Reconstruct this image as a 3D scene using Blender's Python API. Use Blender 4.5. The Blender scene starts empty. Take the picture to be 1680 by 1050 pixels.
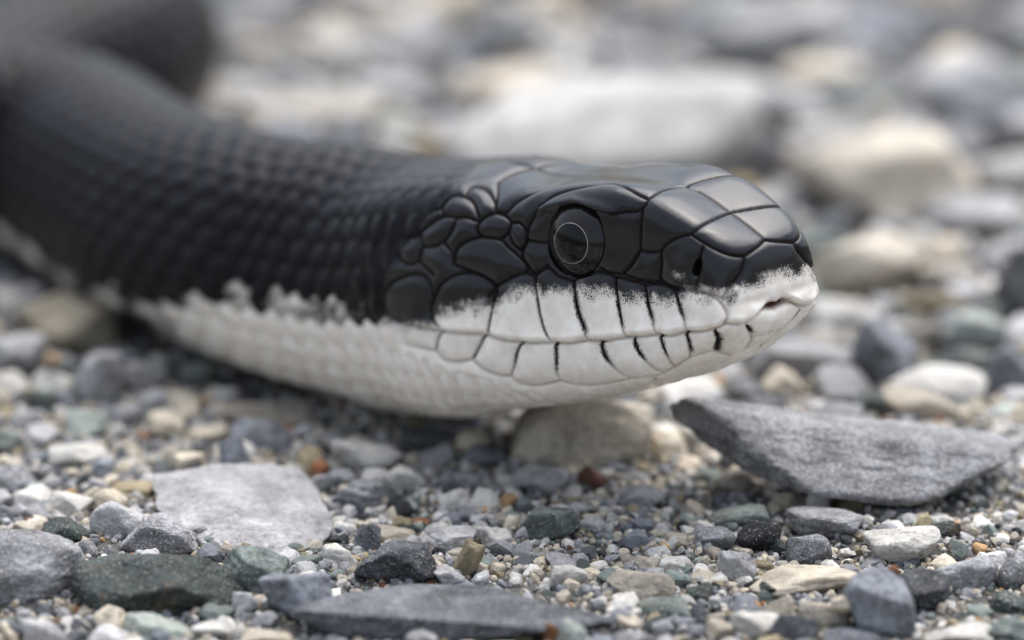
import bpy, bmesh, math, random
import numpy as np
from math import sin, cos, radians, pi
from mathutils import kdtree, Vector, Euler, Matrix

MM = 0.001                                   # everything below is measured in millimetres
scene = bpy.context.scene
col = scene.collection
rng = np.random.default_rng(11)

# ------------------------------------------------------------------ camera
TILT = radians(17.0); PXMM = 0.05; FOCUS = 330.0
VDIR = np.array([0, cos(TILT), -sin(TILT)]); VUP = np.array([0, sin(TILT), cos(TILT)]); VRT = np.array([1., 0, 0])
CAM = np.array([0, 20.25*sin(TILT), 20.25*cos(TILT)]) - FOCUS*VDIR
cam_data = bpy.data.cameras.new('camera'); cam = bpy.data.objects.new('camera', cam_data); col.objects.link(cam)
cam.location = CAM*MM; cam.rotation_euler = (radians(90)-TILT, 0, 0)
cam_data.sensor_width = 36; cam_data.lens = 36*FOCUS/(1680*PXMM)
cam_data.clip_start = 0.01; cam_data.clip_end = 200
cam_data.dof.use_dof = True; cam_data.dof.focus_distance = FOCUS*MM
APERTURE = 10.0                              # mm, diameter of the entrance pupil
cam_data.dof.aperture_fstop = cam_data.lens/APERTURE
scene.camera = cam

def project(P):
    v = np.asarray(P, float)-CAM; w = v@VDIR
    return np.stack([840+(v@VRT)/w*FOCUS/PXMM, 525-(v@VUP)/w*FOCUS/PXMM, w-FOCUS], -1)
def ray_dir(px, py): return VDIR+VRT*((px-840)*PXMM/FOCUS)+VUP*((525-py)*PXMM/FOCUS)
def at_depth(px, py, dep): return CAM+(FOCUS+dep)*ray_dir(px, py)
def on_ground(px, py, z=0.):
    v = ray_dir(px, py); return CAM+v*((z-CAM[2])/v[2])

# ------------------------------------------------------------------ sky, sun, exposure (overcast)
world = bpy.data.worlds.new('World'); scene.world = world; world.use_nodes = True
nt = world.node_tree; nt.nodes.clear()
SUN_EL, SUN_AZ = radians(66), radians(25)    # sun veiled by cloud, high and a little behind the snake
sky = nt.nodes.new('ShaderNodeTexSky'); sky.sky_type = 'NISHITA'; sky.sun_disc = False
sky.sun_elevation = SUN_EL; sky.sun_rotation = SUN_AZ
sky.air_density = 1.0; sky.dust_density = 2.5; sky.ozone_density = 1.0
hsv = nt.nodes.new('ShaderNodeHueSaturation'); hsv.inputs['Saturation'].default_value = 0.52
bg = nt.nodes.new('ShaderNodeBackground'); bg.inputs['Strength'].default_value = 0.13
out = nt.nodes.new('ShaderNodeOutputWorld')
nt.links.new(sky.outputs[0], hsv.inputs['Color']); 
# a covered sky is about three times as bright overhead as at the horizon
geo = nt.nodes.new('ShaderNodeTexCoord'); sep = nt.nodes.new('ShaderNodeSeparateXYZ'); nt.links.new(geo.outputs['Generated'], sep.inputs[0])
cie = nt.nodes.new('ShaderNodeMath'); cie.operation = 'MULTIPLY_ADD'; cie.inputs[1].default_value = 1.05; cie.inputs[2].default_value = .52; cie.use_clamp = False
mx = nt.nodes.new('ShaderNodeMath'); mx.operation = 'MAXIMUM'; mx.inputs[1].default_value = 0.; nt.links.new(sep.outputs['Z'], mx.inputs[0]); nt.links.new(mx.outputs[0], cie.inputs[0])
mul = nt.nodes.new('ShaderNodeVectorMath'); mul.operation = 'SCALE'; nt.links.new(hsv.outputs[0], mul.inputs[0]); nt.links.new(cie.outputs[0], mul.inputs['Scale'])
nt.links.new(mul.outputs[0], bg.inputs[0]); nt.links.new(bg.outputs[0], out.inputs[0])
sun_data = bpy.data.lights.new('sun', 'SUN'); sun = bpy.data.objects.new('sun', sun_data); col.objects.link(sun)
sun_data.energy = 1.4; sun_data.angle = radians(75); sun_data.color = (1, .985, .96)
sun_dir = Vector((sin(SUN_AZ)*cos(SUN_EL), cos(SUN_AZ)*cos(SUN_EL), sin(SUN_EL)))
sun.rotation_euler = sun_dir.to_track_quat('Z', 'Y').to_euler(); sun.location = (0, 0, 1)
scene.view_settings.view_transform = 'Standard'; scene.view_settings.look = 'None'
scene.view_settings.exposure = 1.05; scene.view_settings.gamma = 1.0
scene.view_settings.use_curve_mapping = False
scene.render.engine = 'CYCLES'

# ------------------------------------------------------------------ helpers
def tag(o, label=None, cat=None, group=None, kind=None):
    if label: o['label'] = label
    if cat: o['category'] = cat
    if group: o['group'] = group
    if kind: o['kind'] = kind
    return o

def mesh_np(name, V, F, smooth=True, attrs=None):
    """V in millimetres, F (n,k) index array with constant k"""
    F = np.asarray(F, np.int32); k = F.shape[1]
    me = bpy.data.meshes.new(name)
    me.vertices.add(len(V)); me.vertices.foreach_set('co', (np.asarray(V)*MM).astype(np.float32).ravel())
    me.loops.add(F.size); me.loops.foreach_set('vertex_index', F.ravel())
    me.polygons.add(len(F)); me.polygons.foreach_set('loop_start', np.arange(0, F.size, k, dtype=np.int32))
    me.polygons.foreach_set('use_smooth', np.full(len(F), smooth))
    for an, (typ, data) in (attrs or {}).items():
        a = me.attributes.new(an, typ, 'POINT')
        a.data.foreach_set('color' if typ == 'FLOAT_COLOR' else 'value', np.asarray(data, np.float32).ravel())
    me.update(calc_edges=True)
    return me

_perm = np.random.default_rng(3).random(65536)
def vnoise(P, seed=0):
    P = np.asarray(P, float)+seed*17.31; i = np.floor(P).astype(np.int64); f = P-i; f = f*f*(3-2*f)
    def h(dx, dy, dz):
        n = (i[..., 0]+dx)*73856093 ^ (i[..., 1]+dy)*19349663 ^ (i[..., 2]+dz)*83492791
        return _perm[(n ^ (n >> 13)) & 65535]
    x, y, z = f[..., 0], f[..., 1], f[..., 2]
    a = h(0,0,0)*(1-x)+h(1,0,0)*x; b = h(0,1,0)*(1-x)+h(1,1,0)*x
    c = h(0,0,1)*(1-x)+h(1,0,1)*x; d = h(0,1,1)*(1-x)+h(1,1,1)*x
    return ((a*(1-y)+b*y)*(1-z)+(c*(1-y)+d*y)*z)*2-1
def fnoise(P, seed=0, octs=3):
    return sum(vnoise(P*2.0**k, seed+k)*0.5**k for k in range(octs))
def sstep(a, b, x):
    t = np.clip((x-a)/(b-a), 0, 1); return t*t*(3-2*t)

class NT:
    """short node-tree writer"""
    def __init__(s, name):
        s.m = bpy.data.materials.new(name); s.m.use_nodes = True; s.t = s.m.node_tree; s.t.nodes.clear()
        s.out = s.n('ShaderNodeOutputMaterial'); s.b = s.n('ShaderNodeBsdfPrincipled'); s.l(s.b.outputs[0], s.out.inputs[0])
    def n(s, typ, **kw):
        o = s.t.nodes.new(typ)
        for k, v in kw.items():
            if hasattr(o, k): setattr(o, k, v)
            else: o.inputs[k.replace('_', ' ')].default_value = v
        return o
    def l(s, a, b): s.t.links.new(a, b)
    def noise(s, co, scale, detail=3, rough=.55):
        o = s.n('ShaderNodeTexNoise', Scale=scale, Detail=detail, Roughness=rough); s.l(co, o.inputs['Vector']); return o.outputs['Fac']
    def ramp(s, fac, stops):
        o = s.n('ShaderNodeValToRGB'); e = o.color_ramp.elements
        while len(e) < len(stops): e.new(.5)
        for q, (p, c) in zip(e, stops): q.position = p; q.color = (*c, 1) if len(c) == 3 else c
        s.l(fac, o.inputs[0]); return o.outputs[0]
    def mix(s, fac, a, b, mode='MIX'):
        o = s.n('ShaderNodeMix', data_type='RGBA', blend_type=mode)
        for v, i in ((fac, 0), (a, 6), (b, 7)):
            if hasattr(v, 'links'): s.l(v, o.inputs[i])
            else: o.inputs[i].default_value = v if not isinstance(v, tuple) else ((*v, 1) if len(v) == 3 else v)
        return o.outputs[2]
    def math(s, op, a, b=0., c=0.):
        o = s.n('ShaderNodeMath', operation=op)
        for i, v in enumerate((a, b, c)):
            if hasattr(v, 'links'): s.l(v, o.inputs[i])
            else: o.inputs[i].default_value = v
        return o.outputs[0]
    def bump(s, h, strength, dist):
        o = s.n('ShaderNodeBump', Strength=strength, Distance=dist); s.l(h, o.inputs['Height']); s.l(o.outputs[0], s.b.inputs['Normal'])

# ------------------------------------------------------------------ materials
def stone_material(name, contrast, grain, speck, vein=0., rough=.85, bump=.5, stain=0.):
    k = NT(name)
    tc = k.n('ShaderNodeTexCoord').outputs['Object']; oi = k.n('ShaderNodeObjectInfo')
    sh = k.n('ShaderNodeVectorMath', operation='ADD'); k.l(tc, sh.inputs[0])
    rv = k.math('MULTIPLY', oi.outputs['Random'], 7.3); k.l(rv, sh.inputs[1]); co = sh.outputs[0]
    big = k.noise(co, 260, 4); fine = k.noise(co, grain, 4, .7); sp = k.noise(co, grain*2.3, 2, .6)
    v = k.ramp(big, [(.3, (1-contrast,)*3), (.7, (1+contrast*.55,)*3)])
    c = k.mix(1., oi.outputs['Color'], v, 'MULTIPLY')
    f = k.ramp(fine, [(.28, (1-contrast*.9,)*3), (.5, (1,)*3), (.75, (1+contrast*.8,)*3)])
    c = k.mix(1., c, f, 'MULTIPLY')
    if speck:
        m = k.ramp(sp, [(.60, (0, 0, 0)), (.68, (1, 1, 1))]); c = k.mix(k.math('MULTIPLY', m, speck), c, (.62, .60, .55))
        m = k.ramp(sp, [(.30, (1, 1, 1)), (.38, (0, 0, 0))]); c = k.mix(k.math('MULTIPLY', m, speck), c, (.03, .032, .035))
    if vein:
        w = k.n('ShaderNodeTexWave', Scale=160., Distortion=9., Detail=3., Detail_Scale=2.); k.l(co, w.inputs['Vector'])
        m = k.ramp(w.outputs['Fac'], [(.80, (0, 0, 0)), (.97, (1, 1, 1))]); c = k.mix(k.math('MULTIPLY', m, vein), c, (.55, .54, .50))
    if stain:
        s2 = k.noise(co, 420, 3); m = k.ramp(s2, [(.60, (0, 0, 0)), (.72, (1, 1, 1))])
        c = k.mix(k.math('MULTIPLY', m, stain), c, (.36, .22, .10))
    k.l(c, k.b.inputs['Base Color']); k.b.inputs['Roughness'].default_value = rough
    k.b.inputs['Specular IOR Level'].default_value = .35
    hgt = k.math('ADD', fine, k.math('MULTIPLY', sp, .5)); k.bump(hgt, bump, .00025)
    return k.m
MAT = {
 'slate':  stone_material('slate', .70, 1700, .40, 0, .8, 1.),
 'granite': stone_material('granite', .62, 2100, .75, 0, .85, 1.),
 'quartz': stone_material('quartz', .36, 1500, .16, .0, .7, .7, .28),
 'marble': stone_material('marble', .46, 1500, .36, 0, .8, .8, .1),
 'green':  stone_material('greenstone', .68, 1800, .36, 0, .75, 1., .22),
 'ochre':  stone_material('ochre', .40, 1500, .1, 0, .85, .5, .3),
}
def grit_material():
    k = NT('grit')
    a = k.n('ShaderNodeAttribute', attribute_name='tint'); tc = k.n('ShaderNodeTexCoord').outputs['Object']
    f = k.ramp(k.noise(tc, 2600, 3, .7), [(.25, (.62,)*3), (.75, (1.3,)*3)])
    k.l(k.mix(1., a.outputs['Color'], f, 'MULTIPLY'), k.b.inputs['Base Color'])
    k.b.inputs['Roughness'].default_value = .75; k.b.inputs['Specular IOR Level'].default_value = .35
    return k.m
MAT['grit'] = grit_material()
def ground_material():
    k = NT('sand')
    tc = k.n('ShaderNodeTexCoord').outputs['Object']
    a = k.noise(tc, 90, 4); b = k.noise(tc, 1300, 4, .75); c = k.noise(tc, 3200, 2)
    base = k.ramp(a, [(.3, (.075, .068, .058)), (.7, (.15, .137, .116))])  # base and far tones lowered; gravel's self-shading is put into the colour
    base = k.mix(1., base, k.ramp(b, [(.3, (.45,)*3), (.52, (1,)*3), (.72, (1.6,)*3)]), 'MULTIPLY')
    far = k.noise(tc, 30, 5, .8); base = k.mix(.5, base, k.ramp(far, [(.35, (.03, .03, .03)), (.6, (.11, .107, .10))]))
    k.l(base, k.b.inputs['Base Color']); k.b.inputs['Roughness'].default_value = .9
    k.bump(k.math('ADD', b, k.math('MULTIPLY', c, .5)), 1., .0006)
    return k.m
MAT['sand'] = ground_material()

def skin_material():
    k = NT('snake_skin')
    tc = k.n('ShaderNodeTexCoord').outputs['Object']
    pig = k.n('ShaderNodeAttribute', attribute_name='pigment'); red = k.n('ShaderNodeAttribute', attribute_name='flesh')
    seam = k.n('ShaderNodeAttribute', attribute_name='seam'); gl = k.n('ShaderNodeAttribute', attribute_name='gloss')
    pf = k.noise(tc, 10000, 2, .6); pc = k.noise(tc, 900, 3)
    j = k.math('ADD', k.math('MULTIPLY', k.math('SUBTRACT', pf, .5), 2.8), k.math('MULTIPLY', k.math('SUBTRACT', pc, .5), 1.1))
    e = k.math('MULTIPLY', pig.outputs['Fac'], k.math('SUBTRACT', 1., pig.outputs['Fac'])); e = k.math('MULTIPLY', e, 4.)
    p = k.math('ADD', pig.outputs['Fac'], k.math('MULTIPLY', j, e))
    m = k.ramp(p, [(.30, (0, 0, 0)), (.72, (1, 1, 1))])
    white = k.ramp(pc, [(.3, (.78, .71, .62)), (.7, (.90, .855, .78))])
    black = k.ramp(pc, [(.3, (.0024, .0022, .0034)), (.7, (.0062, .0056, .0078))])
    c = k.mix(m, white, black)
    brown = k.mix(m, (.20, .135, .105), (.020, .013, .011))
    c = k.mix(k.math('MULTIPLY', seam.outputs['Fac'], .8), c, brown)
    c = k.mix(red.outputs['Fac'], c, (.085, .012, .010))
    k.l(c, k.b.inputs['Base Color'])
    sm = k.noise(tc, 2600, 4, .7)
    r = k.math('ADD', gl.outputs['Fac'], k.math('ADD', k.math('MULTIPLY', k.math('SUBTRACT', pc, .5), .12), k.math('MULTIPLY', k.math('SUBTRACT', sm, .45), .18))); k.l(r, k.b.inputs['Roughness'])
    sp_ = k.math('MULTIPLY_ADD', gl.outputs['Fac'], -1.5, .56); sp_ = k.math('MAXIMUM', sp_, k.math('MULTIPLY', k.math('SUBTRACT', 1., m), .4)); k.l(sp_, k.b.inputs['Specular IOR Level'])
    sw = k.math('MULTIPLY', k.math('SUBTRACT', 1., m), .22); k.l(sw, k.b.inputs['Subsurface Weight'])
    k.b.inputs['Subsurface Radius'].default_value = (1., .55, .4); k.b.inputs['Subsurface Scale'].default_value = .0006
    hgt = k.math('ADD', k.math('MULTIPLY', pf, .6), k.math('ADD', sm, k.math('MULTIPLY', pc, .8))); k.bump(hgt, .16, .00014)
    return k.m
MAT['skin'] = skin_material()
def plain(name, c, rough, spec=.5, coat=0.):
    k = NT(name)
    tc = k.n('ShaderNodeTexCoord').outputs['Object']
    f = k.ramp(k.noise(tc, 2500, 3), [(.3, (.75,)*3), (.7, (1.25,)*3)])
    k.l(k.mix(1., c, f, 'MULTIPLY'), k.b.inputs['Base Color'])
    k.b.inputs['Roughness'].default_value = rough; k.b.inputs['Specular IOR Level'].default_value = spec
    k.b.inputs['Coat Weight'].default_value = coat; k.b.inputs['Coat Roughness'].default_value = .03
    return k.m
MAT['iris'] = plain('iris', (.005, .0045, .0045), .07, .36, .0)
def iris_material():
    k = NT('iris')
    tc = k.n('ShaderNodeTexCoord').outputs['Object']; mp = k.n('ShaderNodeMapping'); k.l(tc, mp.inputs['Vector']); mp.inputs['Scale'].default_value = (1, 1, .2)
    g = k.n('ShaderNodeTexGradient', gradient_type='RADIAL'); k.l(tc, g.inputs['Vector'])
    ang = k.math('MULTIPLY', g.outputs['Fac'], 130.); ln = k.n('ShaderNodeVectorMath', operation='LENGTH'); k.l(mp.outputs[0], ln.inputs[0])
    cb = k.n('ShaderNodeCombineXYZ'); k.l(ang, cb.inputs[0]); k.l(k.math('MULTIPLY', ln.outputs['Value'], 2500.), cb.inputs[1])
    f = k.noise(cb.outputs[0], 1.0, 3, .6)
    k.l(k.ramp(f, [(.40, (.0035, .003, .003)), (.60, (.010, .007, .0055)), (.78, (.040, .028, .020))]), k.b.inputs['Base Color'])
    k.b.inputs['Roughness'].default_value = .06; k.b.inputs['Specular IOR Level'].default_value = .42
    return k.m
MAT['iris'] = iris_material()
MAT['pupil'] = plain('pupil', (.0008, .0008, .0016), .04, .30, .0)
MAT['ring'] = plain('pupil_ring', (.40, .36, .29), .35)

# ------------------------------------------------------------------ the ground
def ground_z(x, y):
    P = np.stack([np.asarray(x, float), np.asarray(y, float), np.zeros_like(np.asarray(x, float))], -1)
    fade = sstep(900, 500, np.hypot(P[..., 0], P[..., 1]))
    silt = .55*np.exp(-((P[..., 0]-10)/9)**2-((P[..., 1]-9)/11)**2)+.35*np.exp(-((P[..., 0]+8)/7)**2-((P[..., 1]+1)/6)**2)
    return (fnoise(P/22., 5)*.55+fnoise(P/4., 9)*.22+silt)*fade
def build_ground():
    def axis(c):
        a = np.arange(c-170, c+171, 1.0); o = [a[-1]]; st = 2.
        while o[-1] < c+60000: o.append(o[-1]+st); st *= 1.35
        o = np.array(o[1:]); return np.concatenate([2*c-o[::-1], a, o])
    xs, ys = axis(0), axis(80)
    X, Y = np.meshgrid(xs, ys, indexing='ij'); V = np.stack([X, Y, ground_z(X, Y)], -1).reshape(-1, 3)
    i = np.arange(len(xs)*len(ys)).reshape(len(xs), len(ys))
    F = np.stack([i[:-1, :-1], i[1:, :-1], i[1:, 1:], i[:-1, 1:]], -1).reshape(-1, 4)
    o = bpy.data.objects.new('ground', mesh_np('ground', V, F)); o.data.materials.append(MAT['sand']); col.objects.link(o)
    tag(o, 'grey sandy ground under the gravel', 'ground', kind='structure')
build_ground()

# ------------------------------------------------------------------ the snake: base form
YAW, PITCH = radians(47), radians(9)
AX = np.array([cos(YAW)*cos(PITCH), -sin(YAW)*cos(PITCH), sin(PITCH)])
TIP = at_depth(1270, 440, -4.0)
BODY_R = 11.7
def catmull(P, n=40):
    P = np.asarray(P, float); P = np.vstack([2*P[0]-P[1], P, 2*P[-1]-P[-2]]); o = []
    for k in range(1, len(P)-2):
        a, b, c, d = P[k-1:k+3]
        # centripetal
        t0 = 0; t1 = t0+np.linalg.norm(b-a)**.5; t2 = t1+np.linalg.norm(c-b)**.5; t3 = t2+np.linalg.norm(d-c)**.5
        t = np.linspace(t1, t2, n, endpoint=False)[:, None]
        A1 = (t1-t)/(t1-t0)*a+(t-t0)/(t1-t0)*b; A2 = (t2-t)/(t2-t1)*b+(t-t1)/(t2-t1)*c; A3 = (t3-t)/(t3-t2)*c+(t-t2)/(t3-t2)*d
        B1 = (t2-t)/(t2-t0)*A1+(t-t0)/(t2-t0)*A2; B2 = (t3-t)/(t3-t1)*A2+(t-t1)/(t3-t1)*A3
        o.append((t2-t)/(t2-t1)*B1+(t-t1)/(t2-t1)*B2)
    return np.vstack(o+[P[-2:-1]])
knots = [TIP-AX*s for s in (0, 8, 16, 24, 30)] + [on_ground(x, y, r) for x, y, r in ((575, 438, 12.3), (457, 418, 11.4), (330, 380, 10.7), (205, 318, 10.4), (110, 262, 10.5))] + \
        [np.array(p) for p in ((-56., 97, 10.8), (-54, 112, 11.2), (-47, 128, 11.6), (-46, 145, 11.6),
                               (-66, 166, 11.5), (-96, 172, 11.4), (-126, 160, 11.3), (-150, 140, 11), (-178, 130, 10.5), (-206, 140, 9.5))]
spine = catmull(knots); seg = np.r_[0, np.cumsum(np.linalg.norm(np.diff(spine, axis=0), axis=1))]
S_END = seg[-1]
def frame_at(s):
    s = np.asarray(s, float)
    sp = lambda q: np.stack([np.interp(q, seg, spine[:, k]) for k in range(3)], -1)
    c = sp(s); w = np.where(s > 24, 4.0, 1.0)[..., None]
    t = sp(np.clip(s-w[..., 0], 0, S_END))-sp(np.clip(s+w[..., 0], 0, S_END)); t /= np.linalg.norm(t, axis=-1, keepdims=True)
    n = np.cross(np.array([0, 0, 1.]), t); n = -n/np.linalg.norm(n, axis=-1, keepdims=True)      # towards the camera side
    u = np.cross(n, t)*-1; u *= np.sign(u[..., 2:3])
    return c, t, n, u
# half profile: top midline, canthus, cheek, upper lip, lower jaw, chin edge, bottom midline   (y, z) in the head's own frame
ST = np.array([
 # s     top          canthus     cheek       lip          jaw          chin        bottom
 [0.00, 0,-.2,       .4,-.2,     .6,-.5,     .6,-.9,      .5,-1.2,     .3,-1.4,     0,-1.5],
 [0.10, 0,.95,       1.7,.7,     2.5,-.6,    2.3,-2.0,    1.9,-2.5,    1.0,-2.8,    0,-2.85],
 [0.35, 0,1.7,       2.7,1.4,    3.9,-.6,    3.7,-2.9,    3.1,-3.3,    1.7,-3.7,    0,-3.8],
 [0.80, 0,2.25,      3.7,2.1,    5.2,-.6,    5.2,-3.6,    4.1,-4.1,    2.2,-4.6,    0,-4.75],
 [2.00, 0,3.05,      4.5,3.05,   5.7,-.4,    5.8,-4.1,    4.8,-5.0,    2.7,-5.6,    0,-5.8],
 [4.50, 0,4.4,       5.0,4.5,    5.9,.1,     6.2,-4.7,    5.6,-6.2,    3.4,-7.1,    0,-7.35],
 [8.00, 0,6.0,       5.4,6.0,    6.2,.8,     6.8,-5.2,    6.4,-7.2,    4.1,-8.5,    0,-8.85],
 [12.0, 0,6.7,       5.8,6.8,    6.6,1.2,    7.4,-5.5,    7.0,-8.0,    4.8,-9.5,    0,-10.0],
 [17.0, 0,6.9,       6.1,6.6,    7.2,1.3,    8.1,-5.6,    7.8,-8.6,    5.5,-10.6,   0,-11.2],
 [24.0, 0,6.7,       6.6,5.8,    8.6,1.3,    9.2,-5.4,    9.0,-9.0,    6.3,-11.7,   0,-12.3],
 [31.0, 0,7.7,       7.3,6.4,    9.9,1.2,    10.3,-4.8,   9.9,-9.2,    6.7,-12.4,   0,-13.2],
 [38.0, 0,8.1,       7.6,6.6,    10.6,1.0,   10.7,-4.4,   9.6,-9.2,    6.4,-12.6,   0,-13.5],
])
def circ(s, zc, w, h):
    a = np.radians([0, 42, 82, 110, 135, 158, 180]); return [s]+[v for q in a for v in (w*sin(q), zc+h*cos(q))]
ST = np.vstack([ST, circ(46, -2.0, 10.9, 11.2), circ(57, -.4, 10.9, 11.4), circ(70, 0, 10.4, 10.7), circ(90, 0, 10.2, 10.4), circ(125, 0, 11, 11), circ(S_END*.7, 0, 11.6, 11.6), circ(S_END+1, 0, 8, 8)])
def profile(s):
    """control points of the half profile, monotone-smooth in s: (n,7,2)"""
    s = np.asarray(s, float); o = np.empty((len(s), 14))
    x = ST[:, 0]
    for k in range(14):
        y = ST[:, k+1]; dx = np.diff(x); dl = np.diff(y)/dx
        m = np.zeros(len(x)); m[0] = dl[0]; m[-1] = dl[-1]
        w1 = 2*dx[1:]+dx[:-1]; w2 = dx[1:]+2*dx[:-1]
        ok = dl[:-1]*dl[1:] > 0
        with np.errstate(all='ignore'): mm = (w1+w2)/(w1/dl[:-1]+w2/dl[1:])
        m[1:-1] = np.where(ok, mm, 0)
        i = np.clip(np.searchsorted(x, s, 'right')-1, 0, len(x)-2); h = dx[i]; t = (s-x[i])/h
        o[:, k] = (1+2*t)*(1-t)**2*y[i]+t*(1-t)**2*h*m[i]+t*t*(3-2*t)*y[i+1]+t*t*(t-1)*h*m[i+1]
    return o.reshape(-1, 7, 2)
NH = 244                                      # samples on each half
TT = np.concatenate([np.linspace(0, 6, NH+1), np.linspace(6, 0, NH+1)[1:-1]]); SGN = np.concatenate([np.ones(NH+1), -np.ones(NH-1)])
def half_curve(C7, t):
    """Catmull-Rom through the 7 points with mirrored ends. C7 (n,7,2), t (m,) -> (n,m,2)"""
    ext = np.concatenate([C7[:, 1:2]*[-1, 1], C7, C7[:, 5:6]*[-1, 1]], 1)
    i = np.clip(np.floor(t).astype(int), 0, 5); f = (t-i)[None, :, None]
    a, b, c, d = ext[:, i], ext[:, i+1], ext[:, i+2], ext[:, i+3]
    return .5*((2*b)+(-a+c)*f+(2*a-5*b+4*c-d)*f**2+(-a+3*b-3*c+d)*f**3)
rows = np.concatenate([.9*(1-np.cos(np.linspace(0, pi/2, 26)[1:])), np.arange(.98, 36, .095), np.arange(36, 62, .2), np.arange(62, 150, .36), np.arange(150, S_END, 1.2)])
rows = np.concatenate([[0.004, .02], rows[rows > .03]]); rows = np.unique(rows)
HEAD = int(np.searchsorted(rows, 42.))        # rows treated as head
cc, tt, nn, uu = frame_at(rows)
HC = half_curve(profile(rows), TT)
LY = HC[..., 0]*SGN; LZ = HC[..., 1]
BASE = cc[:, None]+nn[:, None]*LY[..., None]+uu[:, None]*LZ[..., None]
def grid_normals(P):
    di = np.gradient(P, axis=0); dj = np.roll(P, -1, 1)-np.roll(P, 1, 1)
    n = np.cross(di, dj); l = np.linalg.norm(n, axis=-1, keepdims=True); n = n/np.maximum(l, 1e-9)
    c = P.mean(1, keepdims=True); s = np.sign(((P-c)*n).sum(-1).mean(1)); n *= np.where(s == 0, 1, s)[:, None, None]
    return n
NRM = grid_normals(BASE)
NR, NT_ = BASE.shape[:2]
near = np.where(np.arange(NT_) <= NH, np.arange(NT_), 2*NH-np.arange(NT_))     # fold the far half onto the near half
PXB = project(BASE)                          # pixel of every base vertex
FOLD = PXB[:, near]                          # pixel of the vertex, or of its mirror twin
facing = ((BASE-CAM)*NRM).sum(-1) < 0

# --- surface lookup: traced point in the photograph -> point on the near half of the snake
_vis = np.argwhere(facing[:, :NH+1] if True else 0)
_kd = kdtree.KDTree(len(_vis))
for q, (i, j) in enumerate(_vis): _kd.insert((PXB[i, j, 0], PXB[i, j, 1], 0), q)
_kd.balance()
def to_surface(pts):
    """(n,2) pixels -> 3-D points, (s, t) on the snake"""
    o, st = [], []
    for px, py in pts:
        _, q, dist = _kd.find((px, py, 0)); i, j = _vis[q]
        i2 = min(i+1, NR-1); i1 = max(i-1, 0); j2 = min(j+1, NH); j1 = max(j-1, 0)
        J = np.stack([(PXB[i2, j, :2]-PXB[i1, j, :2])/(i2-i1), (PXB[i, j2, :2]-PXB[i, j1, :2])/(j2-j1)], 1)
        try: dlt = np.clip(np.linalg.solve(J, np.array([px, py])-PXB[i, j, :2]), -1, 1)
        except Exception: dlt = np.zeros(2)
        o.append(BASE[i, j]+dlt[0]*(BASE[i2, j]-BASE[i1, j])/(i2-i1)+dlt[1]*(BASE[i, j2]-BASE[i, j1])/(j2-j1))
        st.append((rows[i]+dlt[0]*(rows[i2]-rows[i1])/(i2-i1), TT[j]+dlt[1]*6/NH, dist))
    return np.array(o), np.array(st)

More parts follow.
